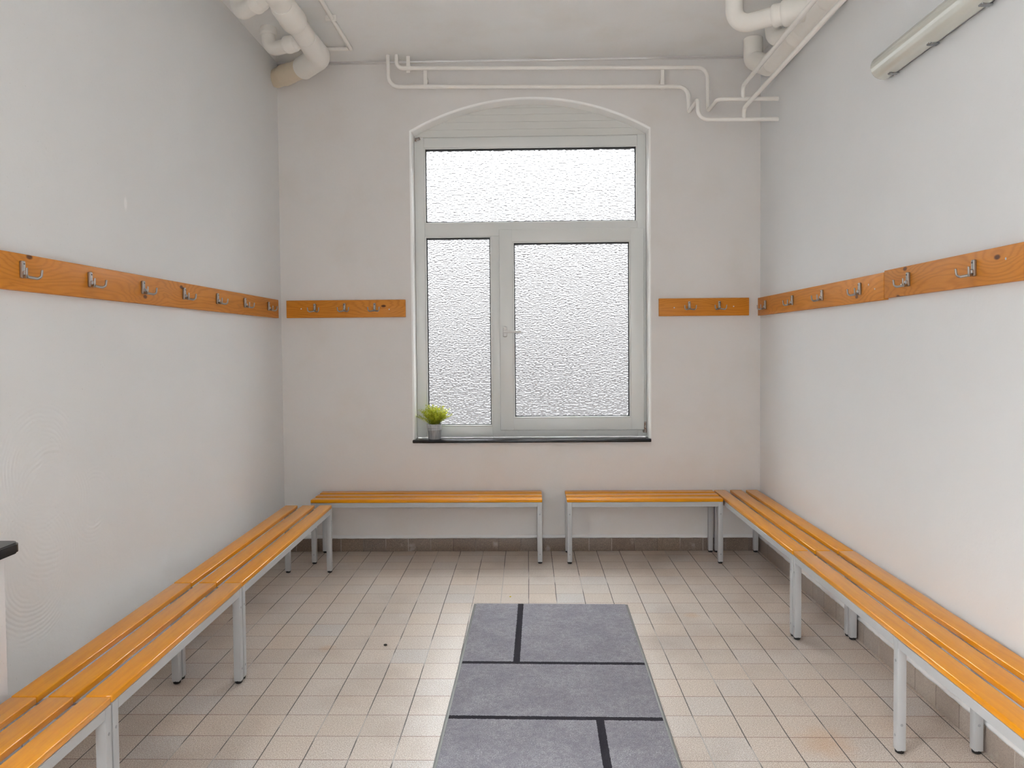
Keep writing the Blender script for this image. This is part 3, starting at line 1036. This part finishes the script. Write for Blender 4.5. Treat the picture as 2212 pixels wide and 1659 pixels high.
RX, RZ = 1.470, 3.045
t = thing('drain_pipe', 'thick white drain pipe in the right ceiling corner behind two thin pipes', 'drain pipe', group='thick drain pipes under the ceiling')
bm = BM()
tube(bm, fillet([(RX, -4.6, RZ + 0.02), (RX, -0.42, RZ), (RX - 0.05, -0.26, RZ + 0.10), (RX - 0.05, -0.26, ZC + 0.01)], [0, 0.09, 0.05, 0], 8), RD, 28)
obj('main_pipe', bm, m_pipe, t, smooth=50)
for (y, L) in ((-0.48, 0.10), (-0.86, 0.12), (-1.30, 0.12)):
    bm = BM(); socket(bm, (RX, y, RZ + 0.002), (0, -1, 0), RD, RD * 1.13, L)
    obj('socket', bm, m_pipe, t, smooth=50)
branch(t, (RX, -1.17, 3.075), (1.120, -0.930, 3.075), 0.046, 0.085)
bm = BM()
socket(bm, (1.330, -1.072, 3.075), (0.825, -0.565, 0), 0.046, 0.066, 0.13)
obj('socket', bm, m_pipe, t, smooth=50)
bm = BM()
tube(bm, fillet([(RX, -0.86, RZ + 0.01), (1.405, -0.70, 3.10), (1.400, -0.66, ZC + 0.01)], [0, 0.06, 0], 8), 0.044, 24)
obj('branch', bm, m_pipe, t, smooth=50)

# thin tubes on the ceiling
t = thing('ceiling_pipe', 'thin white tube under the ceiling beside the left drain pipe', 'pipe', group='thin tubes under the ceiling')
bm = BM()
tube(bm, [(-1.108, -4.6, ZC - 0.016), (-1.098, -0.245, ZC - 0.016)], 0.0135, 14)
obj('tube', bm, m_tubep, t, smooth=40)
bm = BM()
tube(bm, [(-1.088, -0.250, ZC - 0.016), (-1.60, -0.258, ZC - 0.016)], 0.0125, 14)
obj('branch', bm, m_tubep, t, smooth=40)
bm = BM()
box(bm, -1.138, -1.074, -0.700, -0.682, ZC - 0.030, ZC + 0.001, 0.003, 1)
obj('clip', bm, m_tubep, t, smooth=40)
t = tag(obj('ceiling_pipe', tube(BM(), [(1.375, -4.6, ZC - 0.016), (1.345, -0.95, ZC - 0.016)], 0.0135, 14), m_tubep, smooth=40),
        'thin white tube under the ceiling above the right drain pipe branch', 'pipe', 'thin tubes under the ceiling')

# ------------------------------------------------------------------ strip light on the right wall
lt = thing('strip_light', 'long clear covered strip light high on the right wall', 'lamp', (XR, -1.745, 2.545), -H)
LL = 1.27
def dprof(d, w, n=14, y0=-0.02):
    """half-round cover section: (depth, height) points"""
    pts = []
    for k in range(n + 1):
        a = math.pi * k / n
        pts.append((y0 - d * math.sin(a) ** 0.8, w * math.cos(a)))
    return pts
def dshape(bm, x0, x1, d, w, y0=-0.02, round_end=0.0):
    secs = [(x0, 1.0), (x1, 1.0)]
    if round_end:
        secs = [(x0 + round_end * (1 - math.cos(t)), 0.35 + 0.65 * math.sin(t)) for t in [math.pi / 2 * k / 6 for k in range(7)]] + [(x1, 1.0)]
    rows = []
    for x, s in secs:
        rows.append([bm.verts.new((x, y0 + (y - y0) * s, z * (0.55 + 0.45 * s))) for y, z in dprof(d, w, 14, y0)])
    for a, b in zip(rows, rows[1:]):
        for i in range(len(a) - 1):
            bm.faces.new((a[i], a[i + 1], b[i + 1], b[i]))
        bm.faces.new((a[-1], a[0], b[0], b[-1]))
    bm.faces.new(rows[0]); bm.faces.new(rows[-1][::-1])
bm = BM(); box(bm, 0.03, LL - 0.03, -0.024, 0.0, -0.044, 0.044, 0.006, 2)
obj('housing', bm, m_lamp_base, lt, smooth=40)
bm = BM(); box(bm, 0.06, LL - 0.06, -0.034, -0.023, -0.036, 0.036, 0.004, 2)
obj('tray', bm, m_tray, lt, smooth=40)
bm = BM(); tube(bm, [(0.07, -0.056, 0.0), (LL - 0.07, -0.056, 0.0)], 0.013, 18)
obj('tube', bm, m_tube, lt, smooth=40)
bm = BM(); dshape(bm, 0.0, LL, 0.066, 0.052, -0.022, 0.03)
obj('cover', bm, m_cover, lt, smooth=40)
for x in (0.10, 0.40, 0.72, 1.04):
    bm = BM()
    box(bm, x - 0.012, x + 0.012, -0.040, -0.008, -0.0555, -0.050, 0.002, 1)
    box(bm, x - 0.012, x + 0.012, -0.046, -0.036, -0.055, -0.044, 0.002, 1)
    box(bm, x - 0.012, x + 0.012, -0.036, -0.008, 0.050, 0.0555, 0.002, 1)
    obj('clip', bm, m_clip, lt, smooth=40)

# ------------------------------------------------------------------ plant on the sill
pt = thing('potted_plant', 'small yellow green plant in a zinc bucket on the window sill', 'plant', (-0.630, 0.036, WZ0))
bm = BM()
prof = [(0.0, 0.0), (0.0, 0.038), (0.003, 0.040), (0.060, 0.0472), (0.062, 0.0486), (0.066, 0.0486), (0.068, 0.0476), (0.072, 0.0480), (0.074, 0.0494), (0.078, 0.0494), (0.080, 0.0486), (0.098, 0.0508), (0.099, 0.0530), (0.102, 0.0530), (0.102, 0.0498), (0.092, 0.0480), (0.090, 0.0)]
rows = []
for z, r in prof:
    rows.append([bm.verts.new((max(r, 0.0005) * math.cos(2 * math.pi * k / 32), max(r, 0.0005) * math.sin(2 * math.pi * k / 32), z)) for k in range(32)])
for a, b in zip(rows, rows[1:]):
    for k in range(32):
        bm.faces.new((a[k], a[(k + 1) % 32], b[(k + 1) % 32], b[k]))
obj('pot', bm, m_zinc, pt, smooth=40)
bm = BM()
lathe_along(bm, (0, 0, 0.088), (0, 0, 1), [(0, 0.046), (0.006, 0.040)], 24)
obj('soil', bm, m_soil, pt)
random.seed(11)
bm = BM()
def leaflet(bm, p, d, L, wd, up=Vector((0, 0, 1))):
    d = d.normalized()
    s = d.cross(up)
    if s.length < 0.1: s = d.cross(Vector((1, 0, 0)))
    s = s.normalized() * wd
    a = bm.verts.new(p); b = bm.verts.new(p + d * L * 0.45 + s); c = bm.verts.new(p + d * L); e = bm.verts.new(p + d * L * 0.45 - s)
    bm.faces.new((a, b, c, e))
for i in range(190):
    az = random.uniform(0, 2 * math.pi)
    lean = random.uniform(0.1, 1.15)
    H_ = random.uniform(0.085, 0.135)
    p = Vector((random.uniform(-0.025, 0.025), random.uniform(-0.025, 0.025), 0.092))
    tip = Vector((math.cos(az) * math.sin(lean), math.sin(az) * math.sin(lean) * 0.62, math.cos(lean))) * H_
    n = 9
    for k in range(n):
        f = (k + 1) / n
        q = p + tip * f + Vector((0, 0, 0.020 * f * (1 - f)))
        dirv = tip.normalized()
        for s in range(3):
            a2 = random.uniform(0, 2 * math.pi)
            dd = dirv * 0.9 + Vector((math.cos(a2), math.sin(a2), 0.2)) * 0.65
            leaflet(bm, q, dd, random.uniform(0.012, 0.022), 0.0019)
    leaflet(bm, p, tip, H_, 0.0012)
for vv in bm.verts:
    vv.co.y = min(max(vv.co.y, -0.10), 0.060)
obj('foliage', bm, m_leaf, pt)

# ------------------------------------------------------------------ crumbs on the floor
def crumb(name, label, x, y, r, mat, seed):
    random.seed(seed)
    bm = BM()
    bmesh.ops.create_icosphere(bm, subdivisions=2, radius=r)
    for vv in bm.verts:
        vv.co = Vector((vv.co.x * 1.25, vv.co.y, vv.co.z * 0.7)) * random.uniform(0.8, 1.15)
    o_ = obj(name, bm, mat, smooth=True)
    o_.location = (x, y, r * 0.55)
    tag(o_, label, 'crumb')
crumb('dirt_crumb', 'tiny dark dirt crumb on the tiles left of the grey mat', -0.664, -1.590, 0.0068, m_crumb, 2)
crumb('paper_scrap', 'tiny yellow scrap on the tiles beyond the far edge of the mat', -0.101, -0.923, 0.0040, m_yellow, 3)

# ------------------------------------------------------------------ outside the windows
HY = 8.0
bm = BM(); box(bm, -16, 16, HY, HY + 0.4, -0.5, 2.8)
house = obj('wall_outside', bm, m_brick)
struct(house, 'house across the yard, dark red brick below and added grey block screening low sky', 'wall')
bm = BM(); box(bm, -16, 16, HY - 0.02, HY + 0.4, 2.8, 9.0)  # grey block added to screen the bright low sky behind the panes
obj('sky_screen', bm, m_added_grey, house)
random.seed(8)
x = -9.0
while x < 9.0:
    wd = random.uniform(0.10, 0.22)
    bm = BM(); box(bm, x, x + wd, HY - 0.03, HY + 0.05, random.uniform(0.2, 0.5), random.uniform(1.3, 2.3))  # pale strip added to give bright flecks in the pressed glass
    obj('pale_fleck_strip', bm, m_added_grey, house)
    bm = BM(); box(bm, x + 0.9, x + 1.05, HY - 0.14, HY - 0.02, 2.85, 9.0)  # dark strip added to give thin dark lines in the glass
    obj('dark_line_strip', bm, m_brick, house)
    x += random.uniform(1.4, 2.4)
bm = BM(); box(bm, -30, 30, 0.35, 40, -0.55, -0.5)
struct(obj('ground', bm, m_ground), 'paved yard outside the window', 'ground')
